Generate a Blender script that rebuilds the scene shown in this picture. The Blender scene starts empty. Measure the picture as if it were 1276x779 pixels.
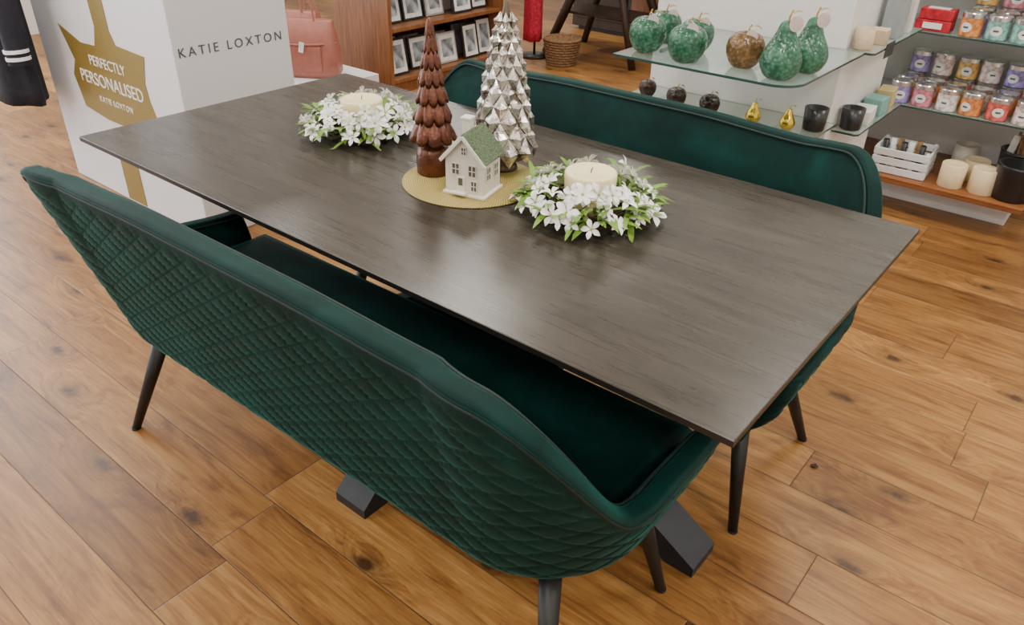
import bpy, bmesh, math, random
from mathutils import Vector, Matrix
random.seed(7)
scn=bpy.context.scene
col=scn.collection
pi=math.pi

# ------------------------------------------------------------------ materials
def newmat(name):
    m=bpy.data.materials.new(name); m.use_nodes=True
    nt=m.node_tree; b=nt.nodes['Principled BSDF']
    return m,nt,b
def setb(b,**k):
    for n,v in k.items():
        n=n.replace('_',' ')
        if n in b.inputs: b.inputs[n].default_value=v
def rgba(c): return (c[0],c[1],c[2],1)
_simple={}
def mat(name,c,rough=.6,metal=0,noise=.12,nscale=30,bump=0,bscale=80,**k):
    if name in _simple: return _simple[name]
    m,nt,b=newmat(name)
    setb(b,Roughness=rough,Metallic=metal,**k)
    tc=nt.nodes.new('ShaderNodeTexCoord')
    nz=nt.nodes.new('ShaderNodeTexNoise'); nz.inputs['Scale'].default_value=nscale; nz.inputs['Detail'].default_value=4
    nt.links.new(tc.outputs['Object'],nz.inputs['Vector'])
    r=nt.nodes.new('ShaderNodeValToRGB')
    r.color_ramp.elements[0].position=.3; r.color_ramp.elements[1].position=.7
    r.color_ramp.elements[0].color=rgba([x*(1-noise) for x in c]); r.color_ramp.elements[1].color=rgba([min(1,x*(1+noise)) for x in c])
    nt.links.new(nz.outputs['Fac'],r.inputs['Fac']); nt.links.new(r.outputs['Color'],b.inputs['Base Color'])
    if bump:
        n2=nt.nodes.new('ShaderNodeTexNoise'); n2.inputs['Scale'].default_value=bscale
        nt.links.new(tc.outputs['Object'],n2.inputs['Vector'])
        bp=nt.nodes.new('ShaderNodeBump'); bp.inputs['Strength'].default_value=bump; bp.inputs['Distance'].default_value=.01
        nt.links.new(n2.outputs['Fac'],bp.inputs['Height']); nt.links.new(bp.outputs['Normal'],b.inputs['Normal'])
    _simple[name]=m
    return m

class NG:
    def __init__(s,nt): s.nt=nt
    def m(s,op,a,b=None,c=None):
        n=s.nt.nodes.new('ShaderNodeMath'); n.operation=op
        for i,v in enumerate((a,b,c)):
            if v is None: continue
            if isinstance(v,(int,float)): n.inputs[i].default_value=v
            else: s.nt.links.new(v,n.inputs[i])
        return n.outputs[0]
    def comb(s,x,y,z):
        n=s.nt.nodes.new('ShaderNodeCombineXYZ')
        for i,v in enumerate((x,y,z)):
            if isinstance(v,(int,float)): n.inputs[i].default_value=v
            else: s.nt.links.new(v,n.inputs[i])
        return n.outputs[0]
    def noise(s,vec,scale,detail=4,rough=.5,dist=0):
        n=s.nt.nodes.new('ShaderNodeTexNoise'); n.inputs['Scale'].default_value=scale
        n.inputs['Detail'].default_value=detail; n.inputs['Roughness'].default_value=rough; n.inputs['Distortion'].default_value=dist
        s.nt.links.new(vec,n.inputs['Vector']); return n.outputs['Fac']
    def ramp(s,fac,stops):
        n=s.nt.nodes.new('ShaderNodeValToRGB'); cr=n.color_ramp
        while len(cr.elements)<len(stops): cr.elements.new(.5)
        for e,(p,c) in zip(cr.elements,stops): e.position=p; e.color=rgba(c)
        s.nt.links.new(fac,n.inputs['Fac']); return n.outputs['Color']
    def mix(s,fac,a,b,mode='MIX'):
        n=s.nt.nodes.new('ShaderNodeMix'); n.data_type='RGBA'; n.blend_type=mode
        for i,v in ((0,fac),(6,a),(7,b)):
            if isinstance(v,(int,float)): n.inputs[i].default_value=v
            elif isinstance(v,tuple): n.inputs[i].default_value=v
            else: s.nt.links.new(v,n.inputs[i])
        return n.outputs[2]

def floor_material():
    m,nt,b=newmat('oak_plank_floor'); g=NG(nt)
    tc=nt.nodes.new('ShaderNodeTexCoord'); sp=nt.nodes.new('ShaderNodeSeparateXYZ')
    nt.links.new(tc.outputs['Object'],sp.inputs[0]); x,y=sp.outputs[0],sp.outputs[1]
    PW,PL=.19,1.25
    yr=g.m('DIVIDE',g.m('ADD',y,.03),PW); row=g.m('FLOOR',yr)
    wn=nt.nodes.new('ShaderNodeTexWhiteNoise'); wn.noise_dimensions='1D'; nt.links.new(row,wn.inputs['W'])
    xr=g.m('ADD',g.m('DIVIDE',x,PL),g.m('MULTIPLY',wn.outputs['Value'],3.7)); cl=g.m('FLOOR',xr)
    w2=nt.nodes.new('ShaderNodeTexWhiteNoise'); w2.noise_dimensions='2D'
    nt.links.new(g.comb(row,cl,0),w2.inputs['Vector']); rnd=w2.outputs['Value']
    fy=g.m('FRACT',yr); fx=g.m('FRACT',xr)
    dy=g.m('MULTIPLY',g.m('MINIMUM',fy,g.m('SUBTRACT',1,fy)),PW)
    dx=g.m('MULTIPLY',g.m('MINIMUM',fx,g.m('SUBTRACT',1,fx)),PL)
    d=g.m('MINIMUM',dx,dy)
    seam=g.m('SUBTRACT',1,g.m('MINIMUM',1,g.m('DIVIDE',d,.0024)))
    off=g.m('MULTIPLY',rnd,37)
    # knots (2D cells) also bend the grain round them
    vo=nt.nodes.new('ShaderNodeTexVoronoi'); vo.voronoi_dimensions='2D'; vo.inputs['Scale'].default_value=1.0
    nt.links.new(g.comb(g.m('ADD',g.m('MULTIPLY',x,2.6),off),g.m('ADD',g.m('MULTIPLY',y,5.2),off),0),vo.inputs['Vector'])
    sepc=nt.nodes.new('ShaderNodeSeparateColor'); nt.links.new(vo.outputs['Color'],sepc.inputs[0])
    on=g.m('GREATER_THAN',sepc.outputs[0],.58)
    bend=g.m('MULTIPLY',g.m('MULTIPLY',g.m('MAXIMUM',g.m('SUBTRACT',.5,vo.outputs['Distance']),0),on),1.6)
    v1=g.comb(g.m('ADD',g.m('MULTIPLY',x,1.0),off),g.m('ADD',g.m('MULTIPLY',y,11),bend),g.m('ADD',off,bend))
    grain=g.noise(v1,2.4,7,.62,1.5)
    v2=g.comb(g.m('ADD',g.m('MULTIPLY',x,3),off),g.m('MULTIPLY',y,90),off)
    fine=g.noise(v2,2.0,4,.6,.3)
    v3=g.comb(g.m('ADD',g.m('MULTIPLY',x,1.8),off),g.m('MULTIPLY',y,4.6),off)
    blot=g.noise(v3,1.9,4,.6,.9)
    base=g.ramp(grain,[(.27,(.165,.067,.017)),(.42,(.30,.137,.036)),(.55,(.375,.188,.054)),(.75,(.48,.265,.090))])
    tint=g.ramp(rnd,[(0,(.62,.57,.50)),(.35,(.86,.83,.79)),(.7,(1.0,1.0,1.0)),(1,(1.15,1.18,1.24))])
    c=g.mix(1.0,base,tint,'MULTIPLY')
    c=g.mix(.5,c,g.ramp(fine,[(.35,(.55,.45,.38)),(.6,(1,1,1))]),'MULTIPLY')
    c=g.mix(.70,c,g.ramp(blot,[(.30,(.45,.33,.25)),(.45,(.90,.87,.84)),(.70,(1.16,1.18,1.14))]),'MULTIPLY')
    kd=g.m('ADD',vo.outputs['Distance'],g.m('MULTIPLY',g.m('SUBTRACT',g.noise(tc.outputs['Object'],34,4),.5),.18))
    kn=g.ramp(kd,[(.035,(1,1,1)),(.080,(.60,.60,.60)),(.15,(.24,.24,.24)),(.34,(0,0,0))])
    kf=g.m('MULTIPLY',kn,on)
    c=g.mix(g.m('MULTIPLY',kf,.92),c,(.040,.016,.007,1))
    c=g.mix(g.m('MULTIPLY',seam,.85),c,(.04,.02,.01,1))
    nt.links.new(c,b.inputs['Base Color'])
    rr=g.m('ADD',.29,g.m('MULTIPLY',fine,.2)); nt.links.new(rr,b.inputs['Roughness'])
    bp=nt.nodes.new('ShaderNodeBump'); bp.inputs['Strength'].default_value=.35; bp.inputs['Distance'].default_value=.002
    nt.links.new(g.m('SUBTRACT',g.m('MULTIPLY',fine,.4),g.m('MULTIPLY',seam,1.5)),bp.inputs['Height'])
    nt.links.new(bp.outputs['Normal'],b.inputs['Normal'])
    return m

def wood_material(name,stops,sx=1.2,sy=14,axis='x',rough=.35,bump=.15,coat=0,fineamt=.7,dist=1.5):
    m,nt,b=newmat(name); g=NG(nt)
    tc=nt.nodes.new('ShaderNodeTexCoord'); sp=nt.nodes.new('ShaderNodeSeparateXYZ')
    nt.links.new(tc.outputs['Object'],sp.inputs[0]); x,y,z=sp.outputs
    if axis=='z': x,z=z,x
    v=g.comb(g.m('MULTIPLY',x,sx),g.m('MULTIPLY',y,sy),g.m('MULTIPLY',z,sy))
    n1=g.noise(v,1.6,6,.6,dist)
    v2=g.comb(g.m('MULTIPLY',x,sx*3),g.m('MULTIPLY',y,sy*9),g.m('MULTIPLY',z,sy*9))
    n2=g.noise(v2,1.5,4,.65,.2)
    c=g.ramp(n1,stops)
    c=g.mix(fineamt,c,g.ramp(n2,[(.38,(.45,.42,.38)),(.58,(1,1,1))]),'MULTIPLY')
    nt.links.new(c,b.inputs['Base Color']); setb(b,Roughness=rough,Coat_Weight=coat,Coat_Roughness=.15)
    nt.links.new(g.m('ADD',rough-.03,g.m('MULTIPLY',n2,.08)),b.inputs['Roughness'])
    bp=nt.nodes.new('ShaderNodeBump'); bp.inputs['Strength'].default_value=bump; bp.inputs['Distance'].default_value=.001
    nt.links.new(n2,bp.inputs['Height']); nt.links.new(bp.outputs['Normal'],b.inputs['Normal'])
    return m

def velvet_material():
    m,nt,b=newmat('green_velvet'); g=NG(nt)
    tc=nt.nodes.new('ShaderNodeTexCoord')
    n=g.noise(tc.outputs['Object'],5,4,.6,.8)
    n2=g.noise(tc.outputs['Object'],60,3,.6)
    c=g.ramp(n,[(.3,(.0006,.0105,.0090)),(.55,(.0012,.020,.0170)),(.75,(.0025,.036,.031))])
    nt.links.new(c,b.inputs['Base Color'])
    setb(b,Roughness=.6,Sheen_Weight=.26,Sheen_Roughness=.30,Sheen_Tint=(.06,.50,.43,1))
    if 'Specular IOR Level' in b.inputs: b.inputs['Specular IOR Level'].default_value=.12
    bp=nt.nodes.new('ShaderNodeBump'); bp.inputs['Strength'].default_value=.25; bp.inputs['Distance'].default_value=.003
    nt.links.new(g.m('ADD',g.m('MULTIPLY',n2,.5),n),bp.inputs['Height']); nt.links.new(bp.outputs['Normal'],b.inputs['Normal'])
    return m

M_floor=floor_material()
M_table=wood_material('dark_stained_oak',[(.25,(.022,.0185,.0138)),(.42,(.034,.029,.0215)),(.56,(.045,.039,.029)),(.75,(.062,.054,.041))],1.0,6.0,rough=.27,bump=.05,fineamt=.40,dist=2.8)
M_edge=mat('table_edge_black',(.014,.012,.010),.4)
M_velvet=velvet_material()
M_pipe=mat('velvet_piping',(.0008,.014,.012),.7)
M_black=mat('black_metal',(.005,.005,.005),.45,0)
M_gun=mat('gunmetal_steel',(.016,.019,.025),.42,.3)
M_white=mat('white_laminate',(.74,.74,.74),.45,noise=.02)
M_wall=mat('painted_wall',(.72,.70,.67),.8,noise=.04,nscale=3)
M_ceil=mat('ceiling_tile',(.8,.8,.78),.9,noise=.03)
M_shopwood=wood_material('walnut_shop_wood',[(.25,(.16,.055,.017)),(.5,(.25,.095,.030)),(.8,(.34,.14,.05))],1.0,8,axis='z',rough=.4)
M_shelfwood=wood_material('shelf_wood',[(.25,(.20,.062,.016)),(.5,(.28,.10,.028)),(.8,(.34,.14,.05))],1.0,8,rough=.4)
M_darkwood=wood_material('dark_trestle_wood',[(.25,(.025,.012,.007)),(.5,(.045,.023,.012)),(.8,(.07,.04,.02))],1.0,8,axis='z',rough=.5)
M_gold=mat('gold_print',(.25,.175,.032),.45,.2,noise=.05)
M_boxwhite=mat('display_card',(.74,.76,.80),.5,noise=.01)
M_ink=mat('grey_ink',(.09,.09,.09),.6)
M_inkw=mat('white_ink',(.85,.85,.8),.6)

# ------------------------------------------------------------------ geometry helpers
def empty(name,loc=(0,0,0),rotz=0):
    e=bpy.data.objects.new(name,None); e.location=loc; e.rotation_euler=(0,0,rotz); e.empty_display_size=.05
    col.objects.link(e); return e
def link(name,me,mats,parent=None,loc=(0,0,0),rot=(0,0,0),smooth=False):
    o=bpy.data.objects.new(name,me); col.objects.link(o)
    if not isinstance(mats,(list,tuple)): mats=[mats]
    for mm in mats: me.materials.append(mm)
    o.location=loc; o.rotation_euler=rot
    if parent: o.parent=parent
    if smooth:
        for p in me.polygons: p.use_smooth=True
    return o
def pymesh(name,v,f,mats,parent=None,loc=(0,0,0),rot=(0,0,0),smooth=False,mi=None):
    me=bpy.data.meshes.new(name); me.from_pydata([tuple(p) for p in v],[],f); me.update()
    bm=bmesh.new(); bm.from_mesh(me); bmesh.ops.recalc_face_normals(bm,faces=bm.faces); bm.to_mesh(me); bm.free()
    o=link(name,me,mats,parent,loc,rot,smooth)
    if mi:
        for p,i in zip(me.polygons,mi): p.material_index=i
    return o
def box(name,size,loc,m,parent=None,bevel=.003,rot=(0,0,0),seg=2):
    bm=bmesh.new(); bmesh.ops.create_cube(bm,size=1)
    for v in bm.verts: v.co=Vector((v.co.x*size[0],v.co.y*size[1],v.co.z*size[2]))
    if bevel>0: bmesh.ops.bevel(bm,geom=list(bm.edges),offset=min(bevel,min(size)*.45),segments=seg,affect='EDGES',profile=.5)
    me=bpy.data.meshes.new(name); bm.to_mesh(me); bm.free()
    return link(name,me,m,parent,loc,rot)
def lathe(name,prof,m,parent=None,loc=(0,0,0),seg=48,mod=None,smooth=True,rot=(0,0,0)):
    v=[];f=[];n=len(prof)
    for i in range(seg):
        a=2*pi*i/seg
        for j,(r,z) in enumerate(prof):
            rr=r*(mod(a,j,r,z) if mod else 1)
            v.append((rr*math.cos(a),rr*math.sin(a),z))
    for i in range(seg):
        k=(i+1)%seg
        for j in range(n-1): f.append((i*n+j,k*n+j,k*n+j+1,i*n+j+1))
    me=bpy.data.meshes.new(name); me.from_pydata(v,[],f)
    bm=bmesh.new(); bm.from_mesh(me); bmesh.ops.remove_doubles(bm,verts=bm.verts,dist=1e-6)
    bmesh.ops.holes_fill(bm,edges=bm.edges,sides=0); bmesh.ops.recalc_face_normals(bm,faces=bm.faces); bm.to_mesh(me); bm.free()
    return link(name,me,m,parent,loc,rot,smooth)
def tube(name,pts,r,m,parent=None,loc=(0,0,0),rot=(0,0,0),cyclic=False,res=3,radii=None):
    cu=bpy.data.curves.new(name,'CURVE'); cu.dimensions='3D'; cu.bevel_depth=r; cu.bevel_resolution=res; cu.use_fill_caps=True
    s=cu.splines.new('POLY'); s.points.add(len(pts)-1)
    for i,p in enumerate(pts):
        s.points[i].co=(p[0],p[1],p[2],1)
        if radii: s.points[i].radius=radii[i]
    s.use_cyclic_u=cyclic
    o=bpy.data.objects.new(name,cu); col.objects.link(o); cu.materials.append(m); o.location=loc; o.rotation_euler=rot
    if parent: o.parent=parent
    return o
def cyl2(name,p0,p1,r0,r1,m,parent=None,seg=20):
    p0=Vector(p0);p1=Vector(p1);d=(p1-p0);q=d.to_track_quat('Z','Y'); L=d.length
    o=lathe(name,[(0,0),(r0,0),(r1,L),(0,L)],m,parent,seg=seg,smooth=False)
    o.rotation_mode='QUATERNION'; o.rotation_quaternion=q; o.location=p0
    for p in o.data.polygons: p.use_smooth=len(p.vertices)==4 and abs(p.normal.z)<.9
    return o
def text(name,s,size,loc,rot,m,parent=None,align='LEFT',space=1.0):
    cu=bpy.data.curves.new(name,'FONT'); cu.body=s; cu.size=size; cu.extrude=.0008; cu.align_x=align; cu.space_character=space
    o=bpy.data.objects.new(name,cu); col.objects.link(o); cu.materials.append(m); o.location=loc; o.rotation_euler=rot
    if parent:o.parent=parent
    return o
def ngon_prism(name,pts,m,parent,fn,th=.002):
    n=len(pts); v=[fn(p[0],p[1],0) for p in pts]+[fn(p[0],p[1],th) for p in pts]
    f=[tuple(range(n)),tuple(range(n,2*n))]+[(i,(i+1)%n,n+(i+1)%n,n+i) for i in range(n)]
    return pymesh(name,v,f,m,parent)

# ------------------------------------------------------------------ room
X0,X1,Y0,Y1,H=-6.2,3.4,-4.0,6.4,2.9
box('floor',(X1-X0,Y1-Y0,.1),((X0+X1)/2,(Y0+Y1)/2,-.05),M_floor,bevel=0)
bpy.data.objects['floor'].data.transform(Matrix.Translation(((X0+X1)/2,(Y0+Y1)/2,0))); bpy.data.objects['floor'].location=(0,0,-.05)
box('ceiling',(X1-X0,Y1-Y0,.1),((X0+X1)/2,(Y0+Y1)/2,H+.05),M_ceil,bevel=0)
box('wall_back',(X1-X0,.1,H),((X0+X1)/2,Y1+.05,H/2),M_wall,bevel=0)
box('wall_left',(.1,Y1-Y0,H),(X0-.05,(Y0+Y1)/2,H/2),M_wall,bevel=0)
box('wall_right',(.1,Y1-Y0,H),(X1+.05,(Y0+Y1)/2,H/2),M_wall,bevel=0)
box('wall_front',(X1-X0,.1,H),((X0+X1)/2,Y0-.05,H/2),M_wall,bevel=0)
box('wall_partition',(3.4-(-.9),.08,H),((3.4-.9)/2,3.14,H/2),M_wall,bevel=0)

# ------------------------------------------------------------------ dining table
T=empty('dining_table')
L2,W2=1.0,.4855
def rect(o,z): return [(-L2-o,-W2-o,z),(L2+o,-W2-o,z),(L2+o,W2+o,z),(-L2-o,W2+o,z)]
v=rect(-.0015,.760)+rect(0,.7585)+rect(0,.747)+rect(-.03,.728)
f=[(0,1,2,3)]
mi=[0]
for k in range(3):
    for i in range(4):
        a=k*4+i;b_=k*4+(i+1)%4; f.append((a,b_,b_+4,a+4)); mi.append(1 if k else 0)
f.append((12,13,14,15)); mi.append(1)
pymesh('table_top',v,f,[M_table,M_edge],T,mi=mi)
HC=(.060,-.052)
def leg_bar(name,ang,r_out,zh,w=.11):
    P_=[(.0,zh+.05),(.06,zh+.05),(r_out,.028),(r_out,0.0),(r_out-.075,0.0),(.06,zh-.02),(.0,zh-.02)]
    n=len(P_); v=[]
    for s in (-w/2,w/2):
        for r,z in P_: v.append((HC[0]+r*math.cos(ang)-s*math.sin(ang),HC[1]+r*math.sin(ang)+s*math.cos(ang),z))
    f=[tuple(range(n)),tuple(range(n,2*n))]+[(i,(i+1)%n,n+(i+1)%n,n+i) for i in range(n)]
    pymesh(name,v,f,M_gun,T)
leg_bar('leg_1',0,.79,.42); leg_bar('leg_2',pi,.80,.42); leg_bar('leg_3',-pi/2,.435,.30); leg_bar('leg_4',pi/2,.435,.30)
box('hub_column',(.12,.11,.42),(HC[0],HC[1],.52),M_gun,T)
box('mount_plate',(.6,.34,.016),(HC[0],HC[1],.720),M_gun,T)

# ------------------------------------------------------------------ upholstered benches
def smooth(t): t=max(0,min(1,t)); return t*t*(3-2*t)
def bench(name,loc,rotz):
    B=empty(name,loc,rotz)
    hw,yb,yf,r=.765,-.215,.225,.22
    zb=.315
    ls=yf-(yb+r); la=pi/2*r; lb=2*(hw-r); tot=2*ls+2*la+lb
    def path(s):
        if s<ls: return Vector((-hw,yf-s,0)),Vector((-1,0,0)),Vector((0,-1,0))
        s-=ls
        if s<la:
            a=pi+s/r; n=Vector((math.cos(a),math.sin(a),0)); return Vector((-hw+r,yb+r,0))+n*r,n,Vector((-math.sin(a),math.cos(a),0))
        s-=la
        if s<lb: return Vector((-hw+r+s,yb,0)),Vector((0,-1,0)),Vector((1,0,0))
        s-=lb
        if s<la:
            a=-pi/2+s/r; n=Vector((math.cos(a),math.sin(a),0)); return Vector((hw-r,yb+r,0))+n*r,n,Vector((-math.sin(a),math.cos(a),0))
        s-=la
        return Vector((hw,yb+r+s,0)),Vector((1,0,0)),Vector((0,1,0))
    def rim(s):
        d=min(s,tot-s)
        arm=.522+.018*smooth(d/(ls+.02))
        ang=math.degrees((ls+la-d)/r)          # 0 = straight back, 90 = arm side
        t=(72-ang)/(72-17)
        return arm+(.870-.012*smooth(1-(d-ls-la)/.35)-arm)*smooth(t)
    def flare(s,z):
        d=min(s,tot-s)
        w=smooth((d-ls*.8)/(la+.02+ls*.2))
        k=.160*(1-w)+.118*w
        k+=.045*math.sin(pi*max(0,min(1,(d-ls)/la)))   # corners lean out a little more
        o=k*(z-.36)/.50
        if z<.40: o-=.045*((.40-z)/.085)**2
        return o
    TH=.05
    nz=84
    def profile(s):
        R_=rim(s); out=[]
        zt=R_-.022
        for i in range(nz+1):
            z=zb+(zt-zb)*i/nz
            out.append((flare(s,z),z,1))
        oo=flare(s,R_)
        out.append((oo-.002,R_-.012,0))
        for a in range(0,6):
            an=pi/2*a/5; out.append((oo-.014+.012*math.cos(an),R_-.012+.012*math.sin(an),0))
        for a in range(0,6):
            an=pi/2+pi/2*a/5; out.append((oo-TH+.014+.012*math.cos(an),R_-.012+.012*math.sin(an),0))
        for i in range(1,13):
            z=R_-.012-(R_-.012-.40)*i/12
            tt=(i/12)
            out.append((flare(s,z)-TH-.012*math.sin(pi*tt)*1.0,z,0))
        return out
    CW,CH=.080,.050
    nu=680
    v=[];f=[]
    rings=[]
    for th in (85,65,45,25): rings.append((0,th,-1))
    for i in range(nu+1): rings.append((tot*i/nu,0,0))
    for th in (25,45,65,85): rings.append((tot,th,1))
    for s,th,sg in rings:
        p,n,t=path(min(s,tot-1e-6)); 
        c_=math.cos(math.radians(th)); fw=.03*math.sin(math.radians(th))*sg
        for (o,z,q) in profile(s):
            dd=0
            if q:
                u=s+fw; vv=(z-zb)
                f1=u/CW+vv/CH; f2=u/CW-vv/CH
                a1=abs(math.sin(pi*f1)); a2=abs(math.sin(pi*f2))
                g1=min(1,a1*2.3); g2=min(1,a2*2.3)
                puff=(math.sin(g1*pi/2)*math.sin(g2*pi/2))**.8*.8+.2*a1*a2
                fade=min(1,(rim(s)-.03-z)/.02) ; fade=max(0,fade)
                dd=.0048*puff*fade
            oc=flare(s,z)-TH/2
            oo=oc+(o-oc)*c_+dd*c_
            zz=z-(1-c_)*.012
            P_=p+n*oo+t*fw
            v.append((P_.x,P_.y,zz))
    m_=len(profile(0)); nr=len(rings)
    for i in range(nr-1):
        for j in range(m_-1): f.append((i*m_+j,(i+1)*m_+j,(i+1)*m_+j+1,i*m_+j+1))
    f.append(tuple(range(m_))); f.append(tuple((nr-1)*m_+j for j in range(m_)))
    o=pymesh('quilted_shell',v,f,M_velvet,B,smooth=True)
    for nm,dof,dz in (('piping_outer',.000,-.020),('piping_inner',-TH-.000,-.010)):
        pts=[]
        for i in range(0,241):
            s=tot*i/240; p,n,t=path(min(s,tot-1e-6)); R_=rim(s); q=p+n*(flare(s,R_+dz)+dof); pts.append((q.x,q.y,R_+dz))
        tube(nm,pts,.0032,M_pipe,B)
    v=[];f=[]
    N=120; lev=[(.300,-.10),(.305,-.06),(.33,-.035),(.41,-.03),(.435,-.032),(.452,-.045),(.460,-.075),(.464,-.13),(.466,-.19)]
    for z,ins in lev:
        for i in range(N+1):
            s=tot*i/N; p,n,t=path(min(s,tot-1e-6)); q=p+n*ins
            if i==0 or i==N: q=q.copy(); q.y=yf+ins*.8+.092
            q.y=min(q.y,yf+ins*.8+.092)
            v.append((q.x,q.y,z))
    K=N+1
    for a in range(len(lev)-1):
        for i in range(K):
            k=(i+1)%K; f.append((a*K+i,a*K+k,(a+1)*K+k,(a+1)*K+i))
    for a in (0,len(lev)-1):
        for i in range(N//2): 
            if i+1<N-i-1: f.append((a*K+i,a*K+i+1,a*K+N-i-1,a*K+N-i))
    pymesh('seat_cushion',v,f,M_velvet,B,smooth=True)
    k=1
    for sx in (-1,1):
        for (xt,yt,y0) in ((.655,-.115,-.235),(.675,.165,.235)):
            cyl2('leg_%d'%k,(sx*xt,yt,.335),(sx*.742,y0,0.0),.0235,.012,M_black,B); k+=1
            cyl2('glide_%d'%k,(sx*.742,y0,0.0),(sx*.742,y0,.006),.0125,.0125,M_gun,B)
    return B
bench('upholstered_bench',(.072,-.432,0),math.radians(1.0))
bench('upholstered_bench',(.118,.330,0),pi)

# ------------------------------------------------------------------ table decor
TZ=.760
m,nt,b=newmat('woven_gold_placemat'); g=NG(nt)
tc=nt.nodes.new('ShaderNodeTexCoord'); sp=nt.nodes.new('ShaderNodeSeparateXYZ'); nt.links.new(tc.outputs['Object'],sp.inputs[0])
rr=g.m('SQRT',g.m('ADD',g.m('MULTIPLY',sp.outputs[0],sp.outputs[0]),g.m('MULTIPLY',sp.outputs[1],sp.outputs[1])))
an=g.m('ARCTAN2',sp.outputs[1],sp.outputs[0])
h=g.m('MULTIPLY',g.m('ADD',g.m('SINE',g.m('MULTIPLY',rr,1100)),g.m('SINE',g.m('ADD',g.m('MULTIPLY',an,150),g.m('MULTIPLY',rr,550)))),.5)
nt.links.new(g.ramp(h,[(0,(.30,.22,.05)),(.5,(.50,.41,.12)),(1,(.70,.60,.24))]),b.inputs['Base Color'])
setb(b,Roughness=.45,Metallic=.15); bp=nt.nodes.new('ShaderNodeBump'); bp.inputs['Distance'].default_value=.002; bp.inputs['Strength'].default_value=.6
nt.links.new(h,bp.inputs['Height']); nt.links.new(bp.outputs['Normal'],b.inputs['Normal'])
lathe('round_placemat',[(0,0),(.172,0),(.176,.002),(.172,.004),(.0,.004)],m,loc=(.045,.01,TZ),seg=96)

MZ=TZ+.004
M_cop=mat('copper_brown_glaze',(.115,.036,.017),.30,.45,noise=.35,nscale=40,bump=.2,bscale=120)
TR=empty('brown_tree_ornament',(-.062,-.015,MZ))
lathe('base',[(0,0),(.040,0),(.044,.004),(.044,.040),(.043,.058),(.036,.070),(.018,.078),(.014,.082),(.014,.10),(0,.10)],M_cop,TR)
def tier_tree(name,z0,z1,r0,tiers,lobes,parent,m):
    v=[];f=[];seg=lobes*10
    prof=[]
    H_=z1-z0
    zz=z0; hs=[1.0-.07*i for i in range(tiers)]; sm=sum(hs)
    for t in range(tiers):
        h_=H_*hs[t]/sm; frac=1-(zz-z0)/H_
        ro=r0*(frac*.88+.12); ri=ro*.60
        prof+= [(ri*.8,zz+.002,t,0),(ro*.96,zz-.006,t,1),(ro,zz+.004,t,1),(ro*.88,zz+.35*h_,t,.7),(ro*.62,zz+h_*.85,t,.2)]
        zz+=h_
    prof.append((.003,z1+.004,tiers,0)); prof.append((0,z1+.006,tiers,0))
    n=len(prof)
    for i in range(seg):
        a=2*pi*i/seg
        for (r,z,t,w) in prof:
            ph=(t%2)*pi/lobes
            sc=abs(math.cos(lobes*(a+ph)/2))**.6
            rr=r*(1-.22*w*(1-sc)); dz=-.010*w*sc
            v.append((rr*math.cos(a),rr*math.sin(a),z+dz))
    for i in range(seg):
        k=(i+1)%seg
        for j in range(n-1): f.append((i*n+j,k*n+j,k*n+j+1,i*n+j+1))
    return pymesh(name,v,f,m,parent,smooth=True)
tier_tree('foliage',.100,.376,.061,7,9,TR,M_cop)
m,nt,b=newmat('mercury_glass'); g=NG(nt)
tc=nt.nodes.new('ShaderNodeTexCoord'); n1=g.noise(tc.outputs['Object'],40,6,.7,.5)
nt.links.new(g.ramp(n1,[(.38,(.10,.075,.055)),(.48,(.56,.52,.46)),(.6,(.88,.86,.82))]),b.inputs['Base Color'])
nt.links.new(g.ramp(n1,[(.35,(.5,.5,.5)),(.6,(.18,.18,.18))]),b.inputs['Roughness']); setb(b,Metallic=.92)
M_merc=m
m,nt,b=newmat('antique_brass_core'); setb(b,Base_Color=(.10,.075,.05,1),Roughness=.4,Metallic=.8); M_core=m
SL=empty('silver_tree_ornament',(.055,.125,MZ)); SL.scale=(1.02,1.02,1.02)
lathe('core',[(0,0),(.032,0),(.036,.004),(.034,.012),(.026,.020),(.028,.030),(.066,.040),(.071,.055),(.058,.13),(.039,.24),(.018,.35),(.004,.405),(0,.412)],M_core,SL)
def rad(z): 
    pts=[(.03,.070),(.055,.074),(.13,.062),(.24,.042),(.35,.019),(.43,.001)]
    for (a,ra),(b2,rb) in zip(pts,pts[1:]):
        if z<=b2: return ra+(rb-ra)*max(0,(z-a))/(b2-a)
    return .001
def scales(name,mat_,inset,shr):
    v=[];f=[]
    zs=[];z=.026
    for i in range(11): zs.append(z); z+=.0445*(1-.048*i)*.92
    for i,z in enumerate(zs):
        n=9 if i<8 else 7
        hgt=.074*(1-.050*i)
        for k in range(n):
            a0=2*pi*(k+.5*(i%2))/n; da=2*pi/n*.52*shr
            z_=z+hgt*.5*(1-shr); h2=hgt*shr
            rb=rad(z)+.005+inset; rm=rad(z+hgt*.5)+.007+inset; rt=rad(z+hgt)+.0015+inset*.3
            def pt(a,r,zz): return (r*math.cos(a),r*math.sin(a),zz)
            b0=len(v)
            v+= [pt(a0,rb,z_),pt(a0-da,rm-.005,z_+h2*.5),pt(a0,rt,z_+h2),pt(a0+da,rm-.005,z_+h2*.5),pt(a0,rm+.0045,z_+h2*.45)]
            f+= [(b0,b0+4,b0+1),(b0+1,b0+4,b0+2),(b0+2,b0+4,b0+3),(b0+3,b0+4,b0)]
    pymesh(name,v,f,mat_,SL)
scales('leaf_scales',M_merc,0,1.0); scales('leaf_scale_facets',M_merc,.003,.72)
M_cer=mat('white_ceramic',(.70,.66,.57),.28,noise=.05)
M_roof=mat('green_glitter_roof',(.085,.125,.065),.7,noise=.7,nscale=260,bump=.6,bscale=260)
M_cut=mat('house_window_recess',(.10,.085,.06),.7)
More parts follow.
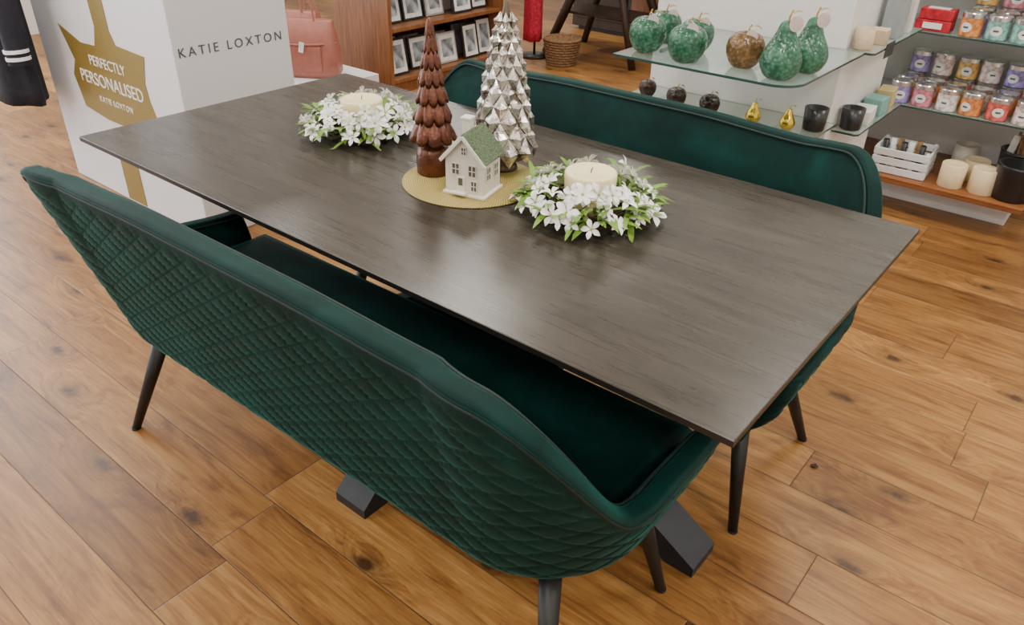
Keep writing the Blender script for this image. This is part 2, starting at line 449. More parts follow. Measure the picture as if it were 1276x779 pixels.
HS=empty('ceramic_house_ornament',(.093,-.038,MZ),math.radians(14)); HS.scale=(1.10,1.10,1.15)
w,d,e,pk=.092,.082,.080,.128
v=[(-w/2,-d/2,0),(w/2,-d/2,0),(w/2,-d/2,e),(0,-d/2,pk),(-w/2,-d/2,e)]+[(-w/2,d/2,0),(w/2,d/2,0),(w/2,d/2,e),(0,d/2,pk),(-w/2,d/2,e)]
f=[(0,1,2,3,4),(5,6,7,8,9),(0,1,6,5),(1,2,7,6),(2,3,8,7),(3,4,9,8),(4,0,5,9)]
pymesh('walls',v,f,M_cer,HS)
box('plinth',(w+.012,d+.012,.007),(0,0,.0035),M_cer,HS,.002)
al=math.atan2(pk-e,w/2); sl=math.hypot(pk-e,w/2)+.012
for s in (-1,1):
    cx=s*(sl/2)*math.cos(al)*1.0; cz=pk+.004-(sl/2)*math.sin(al)
    box('roof_%d'%(1 if s<0 else 2),(sl,d+.018,.006),(cx,0,cz+.001),M_roof,HS,.002,rot=(0,s*al,0))
    box('bargeboard_%d'%(1 if s<0 else 2),(sl,.004,.008),(cx,-d/2-.009,cz-.002),M_cer,HS,.001,rot=(0,s*al,0))
box('chimney',(.020,.020,.036),(-.018,.012,pk+.004),M_cer,HS,.002); box('chimney_cap',(.025,.025,.006),(-.018,.012,pk+.024),M_cer,HS,.002)
def win(x,z,ww,hh,face):
    if face=='f': box('window_recess',(ww,.002,hh),(x,-d/2-.0003,z),M_cut,HS,0); y=-d/2-.0015
    else: box('window_recess',(.002,ww,hh),(w/2+.0003,x,z),M_cut,HS,0)
    for k in range(-1,2):
        if face=='f':
            box('glazing_bar',(.0016,.002,hh),(x+k*ww/2,y,z),M_cer,HS,0); box('glazing_bar',(ww,.002,.0016),(x,y,z+k*hh/2),M_cer,HS,0)
        else:
            box('glazing_bar',(.002,.0016,hh),(w/2+.0015,x+k*ww/2,z),M_cer,HS,0); box('glazing_bar',(.002,ww,.0016),(w/2+.0015,x,z+k*hh/2),M_cer,HS,0)
win(-.020,.058,.018,.024,'f'); win(.020,.058,.018,.024,'f'); win(.024,.026,.014,.022,'f'); win(0,.098,.012,.016,'f')
win(-.018,.050,.018,.028,'r'); win(.018,.050,.018,.028,'r')
box('door',(.022,.004,.040),(-.008,-d/2-.001,.024),M_cer,HS,.002); box('door_glass',(.010,.003,.016),(-.008,-d/2-.003,.032),M_cut,HS,.001)
box('step',(.034,.014,.006),(-.008,-d/2-.009,.009),M_cer,HS,.002)

M_wax=mat('ivory_wax',(.84,.74,.43),.42,noise=.03,Subsurface_Weight=.2)
M_pet=mat('white_petal',(.86,.85,.82),.55,noise=.03)
M_leaf=mat('leaf_green',(.14,.26,.028),.5,noise=.4,nscale=18)
M_fc=mat('flower_centre',(.42,.46,.10),.6)
M_twig=mat('dark_twig',(.05,.028,.016),.8,noise=.4)
M_wick=mat('wick',(.03,.02,.02),.9)
def wreath(loc,seed,flo=74):
    rnd=random.Random(seed)
    W=empty('candle_wreath',loc)
    for k in range(9):
        pts=[];r0=.105+rnd.uniform(-.022,.022);ph=rnd.uniform(0,6);z0=rnd.uniform(.009,.028)
        for i in range(48):
            a=2*pi*i/48; pts.append(((r0+.010*math.sin(5*a+ph))*math.cos(a),(r0+.010*math.sin(5*a+ph))*math.sin(a),z0+.006*math.sin(7*a+ph)))
        tube('twig_%d'%k,pts,.0028,M_twig,W,cyclic=True,res=1)
    lathe('pillar_candle',[(0,.004),(.055,.004),(.058,.008),(.0605,.094),(.058,.099),(.052,.100),(.048,.097),(0,.095)],M_wax,W,seg=48)
    tube('candle_wick',[(0,0,.094),(.001,0,.102),(.003,.001,.108)],.0012,M_wick,W,res=1)
    v=[];f=[]
    for k in range(135):
        a=rnd.uniform(0,2*pi); r0=rnd.uniform(.080,.140); L=rnd.uniform(.06,.105); wd=rnd.uniform(.005,.010)
        az=a+rnd.uniform(-1.1,1.1); el=rnd.uniform(.1,1.2); z0=rnd.uniform(.02,.05)
        if math.cos(az-a)*L+r0>.19: L=.19-r0+.01
        base=Vector((r0*math.cos(a),r0*math.sin(a),z0)); side=Vector((-math.sin(az),math.cos(az),0)); b0=len(v); n=6
        for i in range(n+1):
            t=i/n
            c=base+Vector((math.cos(az),math.sin(az),0))*(L*t*math.cos(el*.6))+Vector((0,0,1))*(L*(math.sin(el)*t-.75*t*t*.6))
            if c.z<.004: c.z=.004+.001*rnd.random()
            ww=wd*math.sin(pi*min(1,(t*.92+.08)))**.7
            v+= [c+side*ww,c+Vector((0,0,-.25*ww)),c-side*ww]
        for i in range(n):
            q=b0+i*3; f+= [(q,q+1,q+4,q+3),(q+1,q+2,q+5,q+4)]
    pymesh('leaves',v,f,M_leaf,W,smooth=True)
    v=[];f=[];v2=[];f2=[]
    for k in range(flo):
        a=2*pi*k/flo+rnd.uniform(-.15,.15); r0=[.094,.148,.116,.158,.132][k%5]+rnd.uniform(-.012,.010)
        z0=.084-abs(r0-.100)*.85+rnd.uniform(-.014,.012)
        nrm=Vector((math.cos(a)*rnd.uniform(.2,1.3)+rnd.uniform(-.4,.4),math.sin(a)*rnd.uniform(.2,1.3)+rnd.uniform(-.4,.4),rnd.uniform(.3,1.0))).normalized()
        q=nrm.to_track_quat('Z','Y'); c=Vector((r0*math.cos(a),r0*math.sin(a),z0)); R_=rnd.uniform(.021,.030); tw=rnd.uniform(0,6); np_=5 if rnd.random()<.7 else 6
        for p in range(np_):
            b=tw+2*pi*p/np_; b0=len(v); cb,sb=math.cos(b),math.sin(b); cup=rnd.uniform(-.25,.4)
            for (t,wv,h) in ((.08,.04,0),(.38,.22,.20),(.68,.27,.26),(.88,.17,.16),(1.06,.02,.0+cup*.2)):
                for s in (-1,0,1):
                    lx=R_*t; ly=R_*wv*s; lz=R_*(h+cup*t*.6)-(.0 if s else .10*R_*min(1,wv*4))
                    v.append(c+q@Vector((lx*cb-ly*sb,lx*sb+ly*cb,lz)))
            for i in range(4):
                qn=b0+i*3; f+= [(qn,qn+1,qn+4,qn+3),(qn+1,qn+2,qn+5,qn+4)]
        b0=len(v2)
        for i in range(6):
            b=i*pi/3; v2.append(c+q@Vector((.0035*math.cos(b),.0035*math.sin(b),.001)))
        v2.append(c+q@Vector((0,0,.008)))
        f2+= [(b0+i,b0+(i+1)%6,b0+6) for i in range(6)]
    pymesh('petals',v,f,M_pet,W,smooth=True); pymesh('flower_centres',v2,f2,M_fc,W)
    return W
wreath((-.445,.085,TZ),3); wreath((.372,.055,TZ),11)
box('price_card',(.045,.002,.035),(-.262,.165,TZ+.0175),mat('frame_mount',(.78,.78,.76),.7),None,0,rot=(-.15,0,.5))

# ------------------------------------------------------------------ display box
DB=empty('display_box',(0,0,0))
box('carton',(1.19,.53,1.55),(-2.195,.16+.265,.775),M_boxwhite,DB,.004)
fn=lambda x,z,t:(x,.1595-t,z)
bow=[(-2.55,.765),(-2.37,.71),(-2.24,.715),(-2.20,.80),(-2.24,1.55),(-2.08,1.55),(-2.08,.80),(-2.05,.745),(-1.83,.735),(-1.87,.62),(-1.86,.55),(-1.81,.43),(-2.02,.42),(-2.12,.385),(-2.28,.385),(-2.48,.41),(-2.52,.55),(-2.47,.62)]
ngon_prism('gold_bow',bow,M_gold,DB,fn)
ngon_prism('gold_ribbon',[(-2.27,0.01),(-2.11,0.01),(-2.11,.33),(-2.27,.33)],M_gold,DB,fn)
text('label_1','PERFECTLY',.062,(-2.17,.1565,.625),(pi/2,0,0),M_inkw,DB,'CENTER')
text('label_2','PERSONALISED',.080,(-2.175,.1565,.535),(pi/2,0,0),M_inkw,DB,'CENTER')
text('label_3','KATIE LOXTON',.036,(-2.17,.1565,.465),(pi/2,0,0),M_inkw,DB,'CENTER',1.15)
text('label_4','KATIE LOXTON',.050,(-1.597,.415,.765),(pi/2,0,pi/2),M_ink,DB,'CENTER',1.42)

# ------------------------------------------------------------------ hanging coat on rail
M_navy=mat('navy_wool',(.008,.010,.018),.85,noise=.3,bump=.3)
M_trim=mat('white_trim',(.8,.8,.8),.7)
M_chrome=mat('chrome',(.7,.7,.7),.2,.9)
GR=empty('clothes_rail',(-4.35,.06,0))
tube('rail_frame',[(0,0,0.01),(0,0,1.52),(1.48,0,1.52),(1.50,0,1.50)],.014,M_chrome,GR)
tube('rail_foot_1',[(0,-.3,.015),(0,.3,.015)],.014,M_chrome,GR); tube('rail_foot_2',[(-.3,0,.015),(.4,0,.015)],.014,M_chrome,GR)
def garment(name,loc,rotz,m,w=.5,h=.85,top=1.42,trim=None,sleeve=True):
    G=empty(name,loc,rotz); v=[];f=[]
    nr=16; ns=28
    for j in range(nr+1):
        t=j/nr; z=top-h*t
        wx=(w/2)*(.45+.55*min(1,t*4)) if t<.25 else w/2*(1+.08*t)
        dy=.05+.05*min(1,t*3)
        for i in range(ns):
            a=2*pi*i/ns; fold=1+.09*t*math.sin(6*a+1)
            v.append((wx*math.cos(a)*fold,dy*math.sin(a)*fold,z))
    for j in range(nr):
        for i in range(ns):
            k=(i+1)%ns; f.append((j*ns+i,j*ns+k,(j+1)*ns+k,(j+1)*ns+i))
    f.append(tuple(range(ns))); f.append(tuple(nr*ns+i for i in range(ns)))
    pymesh('body',v,f,m,G,smooth=True)
    if sleeve:
        for s in (-1,1):
            tube('sleeve',[(s*w*.40,0,top-.07),(s*w*.52,-.01,top-.2),(s*w*.60,-.03,top-.45),(s*w*.66,-.05,top-h*.80)],.055,m,G,radii=[.8,1,.95,.85],res=6)
            if trim:
                tube('cuff_trim',[(s*w*.650,-.05,top-h*.735),(s*w*.652,-.05,top-h*.75)],.051,trim,G,res=6); tube('cuff_trim',[(s*w*.655,-.05,top-h*.765),(s*w*.657,-.05,top-h*.78)],.050,trim,G,res=6)
    tube('hanger_hook',[(0,0,top-.01),(0,0,top+.05),(.02,0,top+.08)],.003,M_chrome,G)
    return G
garment('hanging_coat',(-2.87,.015,0),.0,M_navy,w=.46,h=1.02,top=1.43,trim=M_trim)

# ------------------------------------------------------------------ handbags on low plinth
box('low_display_plinth',(.80,.52,.24),(-2.84,1.66,.12),M_white)
M_pink=mat('pink_leather',(.38,.135,.10),.42,noise=.08,bump=.15,bscale=200)
def handbag(loc,rotz,m,s=1.0):
    B=empty('handbag',loc,rotz); v=[];f=[]
    lev=[(0,.155,.062),(.02,.17,.072),(.10,.172,.070),(.18,.160,.052),(.235,.150,.030),(.245,.148,.020)]
    n=40
    for z,a,b in lev:
        for i in range(n):
            t=2*pi*i/n; c,sn=math.cos(t),math.sin(t); k=4
            r=(abs(c)**k+abs(sn)**k)**(-1/k); v.append((a*s*r*c,b*s*r*sn,z*s))
    for j in range(len(lev)-1):
        for i in range(n): f.append((j*n+i,j*n+(i+1)%n,(j+1)*n+(i+1)%n,(j+1)*n+i))
    f.append(tuple(range(n))); f.append(tuple((len(lev)-1)*n+i for i in range(n)))
    pymesh('body',v,f,m,B,smooth=True)
    for y in (-.03,.03):
        tube('handle',[(-.075*s,y,.20*s),(-.07*s,y,.30*s),(-.04*s,y,.36*s),(0,y,.38*s),(.04*s,y,.36*s),(.07*s,y,.30*s),(.075*s,y,.20*s)],.006,m,B)
    tube('strap_ring_1',[(-.09*s+.02*math.cos(a*pi/6),-.07*s,.19*s+.02*math.sin(a*pi/6)) for a in range(12)],.003,M_chrome,B,cyclic=True)
    tube('belt_strap',[(-.165*s,-.02,.15*s),(-.10*s,-.068*s,.15*s),(0,-.074*s,.145*s),(.10*s,-.068*s,.15*s),(.165*s,-.02,.15*s)],.007,m,B)
    box('front_pocket',(.22*s,.012,.11*s),(0,-.070*s,.085*s),m,B,.005)
    box('tag',(.03,.002,.06),(.04,-.090*s,.14*s),M_trim,B,0,rot=(0,.2,0))
handbag((-2.75,1.60,.24),.55,M_pink,1.35)
handbag((-3.06,1.76,.24),.5,M_pink,1.3)

# ------------------------------------------------------------------ bookcase with frames
BK=empty('bookcase',(0,0,0)); bx0,bx1,by0,by1,bh=-3.17,-2.63,2.2,3.36,1.5
box('side_panel_1',(.54,.03,bh),(-2.90,by0+.015,bh/2),M_shopwood,BK); box('side_panel_2',(.54,.03,bh),(-2.90,by1-.015,bh/2),M_shopwood,BK)
box('back_panel',(.02,by1-by0-.06,bh),(bx0+.01,(by0+by1)/2,bh/2),M_shopwood,BK,0)
for i,z in enumerate((.09,.42,.79,1.15,bh-.015)): box('shelf_%d'%i,(.52,by1-by0-.06,.026),(-2.89,(by0+by1)/2,z),M_shopwood,BK)
box('kick',(.02,by1-by0-.06,.075),(-2.66,(by0+by1)/2,.0375),M_shopwood,BK,0)
M_fb=mat('frame_black',(.02,.02,.022),.4); M_fs=mat('frame_silver',(.6,.6,.6),.3,.6); M_photo=mat('frame_print',(.30,.34,.38),.3,noise=.9,nscale=14); M_mount=mat('frame_mount',(.78,.78,.76),.7)
PF=empty('picture_frames'); rnd=random.Random(5)
for z,ys in ((.433,[2.34,2.55,2.77,2.99,3.20]),(.103,[2.36,2.60,2.84,3.08,3.25]),(.803,[2.4,2.75,3.1])):
    for i,y in enumerate(ys):
        h_=rnd.uniform(.20,.27); w_=rnd.uniform(.16,.20); mm=M_fb if (i+int(z*10))%3 else M_fs
        X=-2.72-rnd.uniform(0,.07); ti=-.18
        Z=z+h_/2*math.cos(ti)+.002
        box('frame',(.018,w_,h_),(X,y,Z),mm,PF,.003,rot=(0,ti,0)); box('mount',(.003,w_-.03,h_-.03),(X+.0085,y,Z+.0015),M_mount,PF,0,rot=(0,ti,0)); box('print',(.003,w_-.08,h_-.09),(X+.0105,y,Z+.002),M_photo,PF,0,rot=(0,ti,0))
        box('frame',(.018,w_,h_*.9),(X-.14,y+.04,z+h_*.45),M_fs,PF,.003,rot=(0,ti*.5,0))

# ------------------------------------------------------------------ red garment, trestle, basket
M_red=mat('red_knit',(.42,.010,.035),.8,noise=.4,nscale=60)
garment('red_scarf_garment',(-2.56,3.64,0),.8,M_red,w=.13,h=1.25,top=1.42,sleeve=False)
GR2=empty('garment_stand',(-2.66,3.80,0)); tube('pole',[(0,0,.01),(0,0,1.52),(.08,-.16,1.50)],.010,M_black,GR2); lathe('base',[(0,0),(.12,0),(.12,.012),(0,.016)],M_black,GR2)
TB=empty('trestle_stand',(-2.25,4.25,0))
for s in (-1,1):
    for y in (-.28,.28):
        cyl2('leg',(s*.10,y*.5,.80),(s*.42,y,0),.035,.035,M_darkwood,TB,seg=4)
box('top',(1.0,.6,.03),(0,0,.815),M_darkwood,TB); box('brace',(.62,.04,.04),(0,0,.30),M_darkwood,TB); box('lower_shelf',(.7,.4,.02),(0,0,.33),M_darkwood,TB)
WC=empty('wooden_cabinet',(-1.9,5.2,0))
box('carcass',(2.4,.5,.95),(0,0,.505),M_darkwood,WC,.006); box('cabinet_top',(2.46,.54,.03),(0,0,.995),M_darkwood,WC,.004); box('plinth',(2.3,.44,.04),(0,.01,.02),M_black,WC,0)
for i in range(4):
    box('door_panel',(.54,.02,.80),(-.885+.59*i,-.258,.51),M_shopwood if i%2 else M_darkwood,WC,.006); box('knob',(.02,.03,.02),(-.66+.59*i,-.28,.55),M_chrome,WC,.004)
M_wick2=mat('wicker',(.24,.13,.06),.8,noise=.5,nscale=90,bump=.8,bscale=120)
BS=empty('wicker_basket',(-2.35,3.75,0))
for k in range(10):
    z=.01+k*.02; r=.11+.03*k/9
    tube('weave_%d'%k,[(r*(1+.03*math.sin(14*a*pi/20+k*pi))*math.cos(a*pi/20),r*(1+.03*math.sin(14*a*pi/20+k*pi))*math.sin(a*pi/20),z) for a in range(40)],.0105,M_wick2,BS,cyclic=True,res=2)
lathe('liner',[(0,.005),(.10,.005),(.13,.19),(.125,.19),(.095,.02),(0,.02)],M_wick2,BS)

# ------------------------------------------------------------------ column with glass shelves
M_colw=mat('column_white',(.72,.71,.69),.5,noise=.02)
box('display_column',(.76,.60,H),(.05,1.55+.30,H/2),M_colw)
m,nt,b=newmat('shelf_glass'); setb(b,Base_Color=(.78,.92,.88,1),Roughness=.04,IOR=1.45,Transmission_Weight=.85); M_glass=m
M_gedge=mat('glass_edge_green',(.03,.07,.06),.15)
def glass_shelf(name,x0,x1,y0,y1,z,r=.05,th=.008,brackets=()):
    G=empty(name,(0,0,0)); pts=[(x0,y1),(x0,y0)]
    for i in range(9):
        a=-pi/2+pi/2*i/8; pts.append((x1-r+r*math.cos(a),y0+r+r*math.sin(a)))
    pts.append((x1,y1)); n=len(pts)
    v=[(p[0],p[1],z-th) for p in pts]+[(p[0],p[1],z) for p in pts]
    f=[tuple(range(n)),tuple(range(n,2*n))]+[(i,(i+1)%n,n+(i+1)%n,n+i) for i in range(n)]
    pymesh('pane',v,f,[M_glass,M_gedge],G,mi=[0,0]+[1]*n)
    for (bx,by,bx2,by2) in brackets: tube('bracket',[(bx,by,z-th-.008),(bx2,by2,z-th-.008)],.007,M_chrome,G)
    return G
glass_shelf('glass_shelf',-.13,.50,.915,1.545,.90,.09,brackets=((-.05,1.55,-.05,1.1),(.3,1.55,.3,1.1)))
glass_shelf('glass_shelf',.432,.53,1.548,2.15,.90,.02,brackets=((.43,1.9,.50,1.9),))
glass_shelf('glass_shelf',-.32,.46,1.20,1.545,.64,.06,brackets=((-.2,1.55,-.2,1.25),(.3,1.55,.3,1.25)))
glass_shelf('glass_shelf',.432,.53,1.60,2.15,.60,.02,brackets=((.43,1.9,.50,1.9),))

def glassmat(name,c):
    m,nt,b=newmat(name); g=NG(nt); tc=nt.nodes.new('ShaderNodeTexCoord')
    vo=nt.nodes.new('ShaderNodeTexVoronoi'); vo.inputs['Scale'].default_value=85; nt.links.new(tc.outputs['Object'],vo.inputs['Vector'])
    n1=g.noise(tc.outputs['Object'],22,4,.6)
    cc=g.ramp(vo.outputs['Distance'],[(.15,[min(1,x*1.35+.03) for x in c]),(.5,c),(.8,[x*.7 for x in c])])
    cc=g.mix(.8,cc,g.ramp(n1,[(.35,(.45,.5,.45)),(.6,(1,1,1)),(.75,(1.7,1.3,1.0))]),'MULTIPLY')
    nt.links.new(cc,b.inputs['Base Color'])
    setb(b,Roughness=.08,Transmission_Weight=.35,IOR=1.45)
    bp=nt.nodes.new('ShaderNodeBump'); bp.inputs['Strength'].default_value=.7; bp.inputs['Distance'].default_value=.003; bp.invert=True
    nt.links.new(vo.outputs['Distance'],bp.inputs['Height']); nt.links.new(bp.outputs['Normal'],b.inputs['Normal'])
    return m
M_gg=glassmat('green_bubble_glass',(.060,.21,.125)); M_ag=glassmat('amber_bubble_glass',(.24,.14,.055)); M_goldp=mat('polished_gold',(.65,.47,.07),.2,.8)
M_darkglass=glassmat('dark_bronze_glass',(.07,.035,.022))
M_stem=mat('brass_stem',(.45,.30,.08),.35,.8)
M_tag=mat('pink_white_tag',(.78,.66,.64),.6,noise=.1)
def fruit(name,loc,kind,s,m,tag=True,rz=0):
    Fm=empty(name,loc,rz)
    if kind=='apple': prof=[(0,.006),(.020,.0),(.036,.006),(.052,.030),(.058,.058),(.054,.082),(.040,.099),(.022,.104),(.008,.098),(0,.092)]
    else: prof=[(0,.006),(.020,.0),(.040,.008),(.055,.032),(.057,.055),(.048,.082),(.034,.108),(.025,.130),(.018,.148),(.008,.156),(0,.154)]
    P2=[]
    for i in range(len(prof)-1):
        p0=prof[max(0,i-1)];p1=prof[i];p2=prof[i+1];p3=prof[min(len(prof)-1,i+2)]
        for k in range(4):
            t=k/4; P2.append(tuple(.5*((2*p1[q])+(-p0[q]+p2[q])*t+(2*p0[q]-5*p1[q]+4*p2[q]-p3[q])*t*t+(-p0[q]+3*p1[q]-3*p2[q]+p3[q])*t**3) for q in (0,1)))
    P2.append(prof[-1]); P2=[(max(0,a)*s,b_*s) for a,b_ in P2]
    lathe('body',P2,m,Fm,seg=40,mod=(lambda a,j,r,z:1+.02*math.cos(5*a)) if kind=='apple' else None)
    zt=(.094 if kind=='apple' else .150)*s
    tube('stem',[(0,0,zt),(.002,0,zt+.018*s),(.008*s,.002,zt+.034*s)],.0028*s,M_stem,Fm)
    v=[]
    for i in range(7):
        t=i/6; w_=.013*s*math.sin(pi*t); v+=[(.004+.040*s*t,w_,zt+.02*s+.012*s*math.sin(pi*t)),(.004+.040*s*t,-w_,zt+.02*s+.012*s*math.sin(pi*t))]
    f=[(2*i,2*i+1,2*i+3,2*i+2) for i in range(6)]
    pymesh('leaf',v,f,M_stem,Fm)
    if tag:
        pts=[(.024*s*math.cos(a*pi/8)*.75,.028*s*math.sin(a*pi/8)) for a in range(16)]
        ngon_prism('tag',pts,M_tag,Fm,lambda a,b_,t:(a+.020*s,-.03*s-t-b_*.3,zt+.004*s+b_*.8),.001)
        tube('string',[(.004*s,0,zt+.025*s),(.018*s,-.02*s,zt+.022*s)],.0008,M_trim,Fm,res=1)
GZ=.90
fruit('glass_apple',(-.065,1.02,GZ),'apple',1.06,M_gg,rz=.3)
fruit('glass_apple',(-.09,1.18,GZ),'apple',1.0,M_gg,rz=.6)
fruit('glass_apple',(.105,.98,GZ),'apple',1.08,M_gg,rz=.2)
fruit('glass_apple',(.060,1.13,GZ),'apple',1.0,M_gg,rz=.5)
fruit('glass_apple',(.272,1.05,GZ),'apple',1.02,M_ag,rz=.2)
fruit('glass_pear',(.415,.99,GZ),'pear',1.08,M_gg,rz=.4)
fruit('glass_pear',(.445,1.13,GZ),'pear',1.05,M_gg,rz=.4)
fruit('gold_pear',(.22,1.35,.64),'pear',.48,M_goldp,False); fruit('gold_pear',(.345,1.36,.64),'pear',.48,M_goldp,False)
fruit('bronze_apple',(-.09,1.34,.64),'apple',.66,M_darkglass,False); fruit('bronze_apple',(.05,1.34,.64),'apple',.66,M_darkglass,False)
fruit('bronze_apple',(-.24,1.38,.64),'apple',.6,M_darkglass,False)

def smallbox(name,size,loc,c,rz=0): return box(name,size,loc,mat('paper_%.2f_%.2f_%.2f'%c,c,.6,noise=.05),None,.002,rot=(0,0,rz))
smallbox('gift_box',(.06,.10,.16),(.48,1.90,.90+.08),(.30,.34,.35))
smallbox('gift_box',(.06,.08,.12),(.48,2.04,.90+.06),(.70,.69,.65),.1)
smallbox('gift_box',(.06,.07,.05),(.48,1.74,.90+.025),(.60,.46,.30),.1)
lathe('candle_jar',[(0,0),(.030,0),(.032,.004),(.032,.07),(.028,.07),(.028,.05),(0,.05)],mat('sand_ceramic',(.55,.42,.28),.5),loc=(.470,1.60,.90))
box('price_sign',(.002,.10,.05),(.532,1.72,.888),mat('chalk_black',(.03,.03,.03),.7),None,.0)
smallbox('card_box',(.07,.10,.06),(.48,1.95,.60+.03),(.20,.42,.38))
smallbox('card_box',(.07,.12,.05),(.48,1.80,.60+.025),(.76,.76,.72),.1)
smallbox('card_box',(.06,.10,.07),(.48,2.08,.60+.035),(.55,.45,.20),.1)
M_blk=mat('black_ceramic',(.015,.015,.017),.3)
for lc in ((.48,1.66,.60),(.42,1.42,.64)):
    lathe('black_cup',[(0,0),(.034,0),(.038,.004),(.042,.08),(.038,.08),(.034,.01),(0,.01)],M_blk,loc=lc)

# ------------------------------------------------------------------ right shelving unit
U_=empty('shelving_unit',(0,0,0))
ux0,ux1=.15,1.30
box('back_panel',(ux1-ux0,.02,2.0),((ux0+ux1)/2,3.085,1.0),M_white,U_)
box('plinth',(1.0-ux0,.34,.13),((ux0+1.0)/2,2.86+.0,.065),M_white,U_)
box('wood_shelf',(1.06-ux0,.56,.028),((ux0+1.06)/2,2.79,.145),M_shelfwood,U_)
box('upright_1',(.03,.40,2.0),(ux0,2.88,1.0),M_white,U_)
for i,z in enumerate((.48,.81,1.15,1.5)):
    G0=glass_shelf('pane_set_%d'%i,ux0+.02,ux1,2.60,3.07,z,.02); G0.parent=U_
    for x in (.35,.75,1.15): tube('bracket',[(x,3.07,z-.017),(x,2.72,z-.017)],.006,M_chrome,U_)
cols=[(.70,.55,.52),(.58,.20,.26),(.30,.24,.55),(.66,.24,.07),(.75,.50,.46),(.36,.42,.66),(.60,.12,.10),(.75,.70,.62),(.66,.40,.12),(.22,.45,.42)]
def tins(name,z,xs,ys,seed,stack=1):
    E=empty(name,(0,0,0)); rnd=random.Random(seed)
    for y in ys:
        for x in xs:
            for k in range(stack):
                c=rnd.choice(cols); mm=mat('tin_%.2f_%.2f_%.2f'%c,c,.4,noise=.55,nscale=45)
                px=x+rnd.uniform(-.006,.006); zz=z+.001+k*.101; ro=rnd.uniform(-.4,.4)
                lathe('tin_body',[(0,0),(.043,0),(.045,.003),(.045,.080),(0,.080)],mm,E,(px,y,zz),seg=28,smooth=False)
                lathe('tin_lid',[(.0455,.076),(.0465,.077),(.0465,.094),(.0435,.098),(.041,.096),(0,.095)],M_chrome,E,(px,y,zz),seg=28,smooth=False)
                v=[];f=[]
                for i in range(9):
                    a=-pi/2+ro+(i-4)*.13; hh=.020*math.sqrt(max(0.02,1-((i-4)/4.2)**2))
                    v+=[(px+.0456*math.cos(a),y+.0456*math.sin(a),zz+.038-hh),(px+.0456*math.cos(a),y+.0456*math.sin(a),zz+.038+hh)]
                f=[(2*i,2*i+1,2*i+3,2*i+2) for i in range(8)]
                pymesh('tin_label',v,f,M_mount,E)
                a=-pi/2+ro
                v=[(px+.0462*math.cos(a+q*.10),y+.0462*math.sin(a+q*.10),zz+.038+h_) for h_ in (-.004,.004) for q in (-2.4,-1.2,0,1.2,2.4)]
                pymesh('tin_lettering',v,[(i,i+1,i+6,i+5) for i in range(4)],M_ink,E)
tins('candle_tins',.48,[.40+.105*i for i in range(8)],[2.66,2.775],1)
tins('candle_tins',.48,[.40+.105*i for i in range(8)],[2.90],2,2)
tins('candle_tins',.81,[.61+.105*i for i in range(6)],[2.66,2.775],3,1)
tins('candle_tins',.81,[.61+.105*i for i in range(6)],[2.90],5,2)
tins('candle_tins',1.15,[.5+.108*i for i in range(6)],[2.68,2.82],4,1)
M_redbox=mat('red_gift_box',(.45,.015,.03),.4,noise=.4,nscale=40)
GB=empty('red_gift_boxes')
box('box_1',(.15,.09,.045),(.46,2.68,.834),M_redbox,GB,.003); box('box_2',(.14,.09,.045),(.465,2.68,.881),M_redbox,GB,.003); box('box_3',(.10,.10,.06),(.45,2.86,.842),M_redbox,GB,.003)
box('lid_label',(.09,.05,.002),(.465,2.68,.9045),M_mount,GB,0); box('front_label',(.08,.002,.025),(.46,2.634,.834),M_mount,GB,0)

WZ=.159
M_wax2=mat('cream_wax',(.78,.62,.38),.5,noise=.04)
def pcandle(x,y,r,h_): lathe('pillar_candle',[(0,0),(r-.002,0),(r,.003),(r,h_-.004),(r-.005,h_),(r-.010,h_-.003),(0,h_-.006)],M_wax2,loc=(x,y,WZ),seg=36)
pcandle(.735,2.60,.055,.11); pcandle(.865,2.61,.058,.115); pcandle(.80,2.76,.058,.10)
lathe('glass_candle_holder',[(0,0),(.05,0),(.055,.004),(.055,.12),(.051,.12),(.05,.01),(0,.01)],mat('frosted_glass',(.55,.50,.42),.35),loc=(.72,2.90,WZ))
PB=empty('black_planter',(.985,2.62,WZ)); PB2=empty('black_planter',(.955,2.84,WZ))
for q in (PB,PB2): lathe('pot',[(0,0),(.070,0),(.076,.004),(.090,.15),(.092,.16),(.082,.16),(.066,.02),(0,.02)],M_blk,q,seg=32)
rnd=random.Random(8)
M_kraft=mat('kraft_paper',(.34,.20,.09),.8,noise=.4)
for i in range(14):
    a=rnd.uniform(0,6.28); r=rnd.uniform(0,.04); dx,dy=rnd.uniform(-.06,.06),rnd.uniform(-.06,.05)
    box('reed_diffuser_pack',(.030,.008,rnd.uniform(.12,.19)),(r*math.cos(a)+dx*.5,r*math.sin(a)+dy*.5,.17),M_kraft if i%3 else M_mount,PB2,.001,rot=(dy*3,dx*4,a))
CR=empty('white_crate',(.50,2.66,WZ),.05)
for s in (-1,1):
    for k in range(3):
        box('slat_side',(.24,.010,.034),(0,s*.10,.02+.042*k),M_white,CR,.002); box('slat_end',(.010,.20,.034),(s*.12,0,.02+.042*k),M_white,CR,.002)
    for t in (-1,1): box('post',(.014,.014,.13),(s*.112,t*.092,.065),M_white,CR,.002)
box('base',(.24,.20,.01),(0,0,.006),M_white,CR,.001)
for i in range(7):
    cyl2('bottle',(-.08+.025*i,-.04+.03*(i%3),.018),(-.09+.028*i,-.05+.035*(i%3),.15),.015,.013,[M_blk,M_mount,M_kraft][i%3],CR,seg=16)
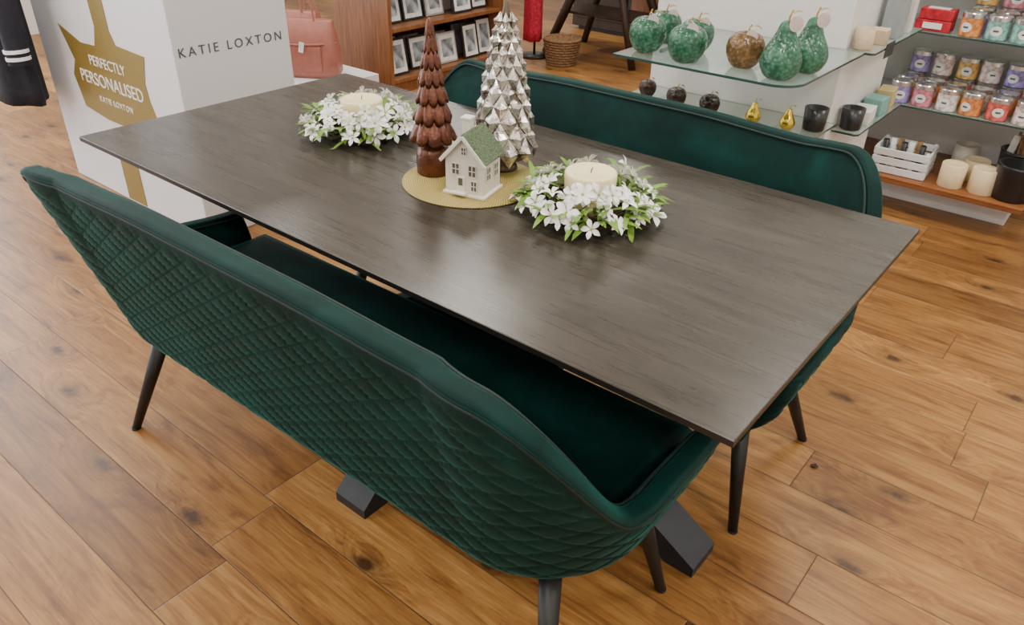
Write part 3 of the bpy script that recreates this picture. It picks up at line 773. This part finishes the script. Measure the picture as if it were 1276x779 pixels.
lf=[(0,0,0),(.012,.006,.006),(.022,.002,.002),(.014,-.008,.005),(.004,-.008,.001)]
pymesh('dry_leaf',lf+[(x_,y_,z_+.003) for x_,y_,z_ in lf],[(0,1,2,3,4),(5,6,7,8,9),(0,1,6,5),(1,2,7,6),(2,3,8,7),(3,4,9,8),(4,0,5,9)],M_twig,loc=(.92,.47,.0005))

# ------------------------------------------------------------------ lights
def area(name,loc,rot,sx,sy,p,c=(1,1,1)):
    l=bpy.data.lights.new(name,'AREA'); l.shape='RECTANGLE'; l.size=sx; l.size_y=sy; l.energy=p; l.color=c
    o=bpy.data.objects.new(name,l); col.objects.link(o); o.location=loc; o.rotation_euler=rot; return o
k=0
for x in (-4.2,-1.8,.6,2.4):
    for y in (-2.4,-.2,2.0,4.4):
        if x==2.4 and y>3: continue
        k+=1; area('ceiling_panel_light_%d'%k,(x,y,H-.03),(0,0,0),.6,.6,34,(1,.95,.87))
        box('light_fitting',(.64,.64,.02),(x,y,H-.011),M_white,None,.004)
area('window_daylight',(X0+.15,-1.2,1.5),(0,-pi/2,0),2.2,3.6,190,(.80,.89,1))
area('window_daylight_front',(-2.8,Y0+.15,1.5),(pi/2,0,0),3.5,2.0,35,(.85,.92,1))
w=bpy.data.worlds.new('world'); scn.world=w; w.use_nodes=True
w.node_tree.nodes['Background'].inputs[0].default_value=(.9,.93,1,1); w.node_tree.nodes['Background'].inputs[1].default_value=.1

# ------------------------------------------------------------------ camera
cam=bpy.data.cameras.new('camera'); co=bpy.data.objects.new('camera',cam); col.objects.link(co)
cam.sensor_width=36; cam.lens=36*965/1276; cam.clip_start=.02
Rv=Vector((.7748,.6319,.0214)).normalized(); Fv=Vector((-.5310,.6687,-.5204)).normalized(); Uv=Rv.cross(Fv)
Mx=Matrix((( Rv.x,Uv.x,-Fv.x,1.284),(Rv.y,Uv.y,-Fv.y,-1.3717),(Rv.z,Uv.z,-Fv.z,1.501),(0,0,0,1)))
co.matrix_world=Mx
scn.camera=co
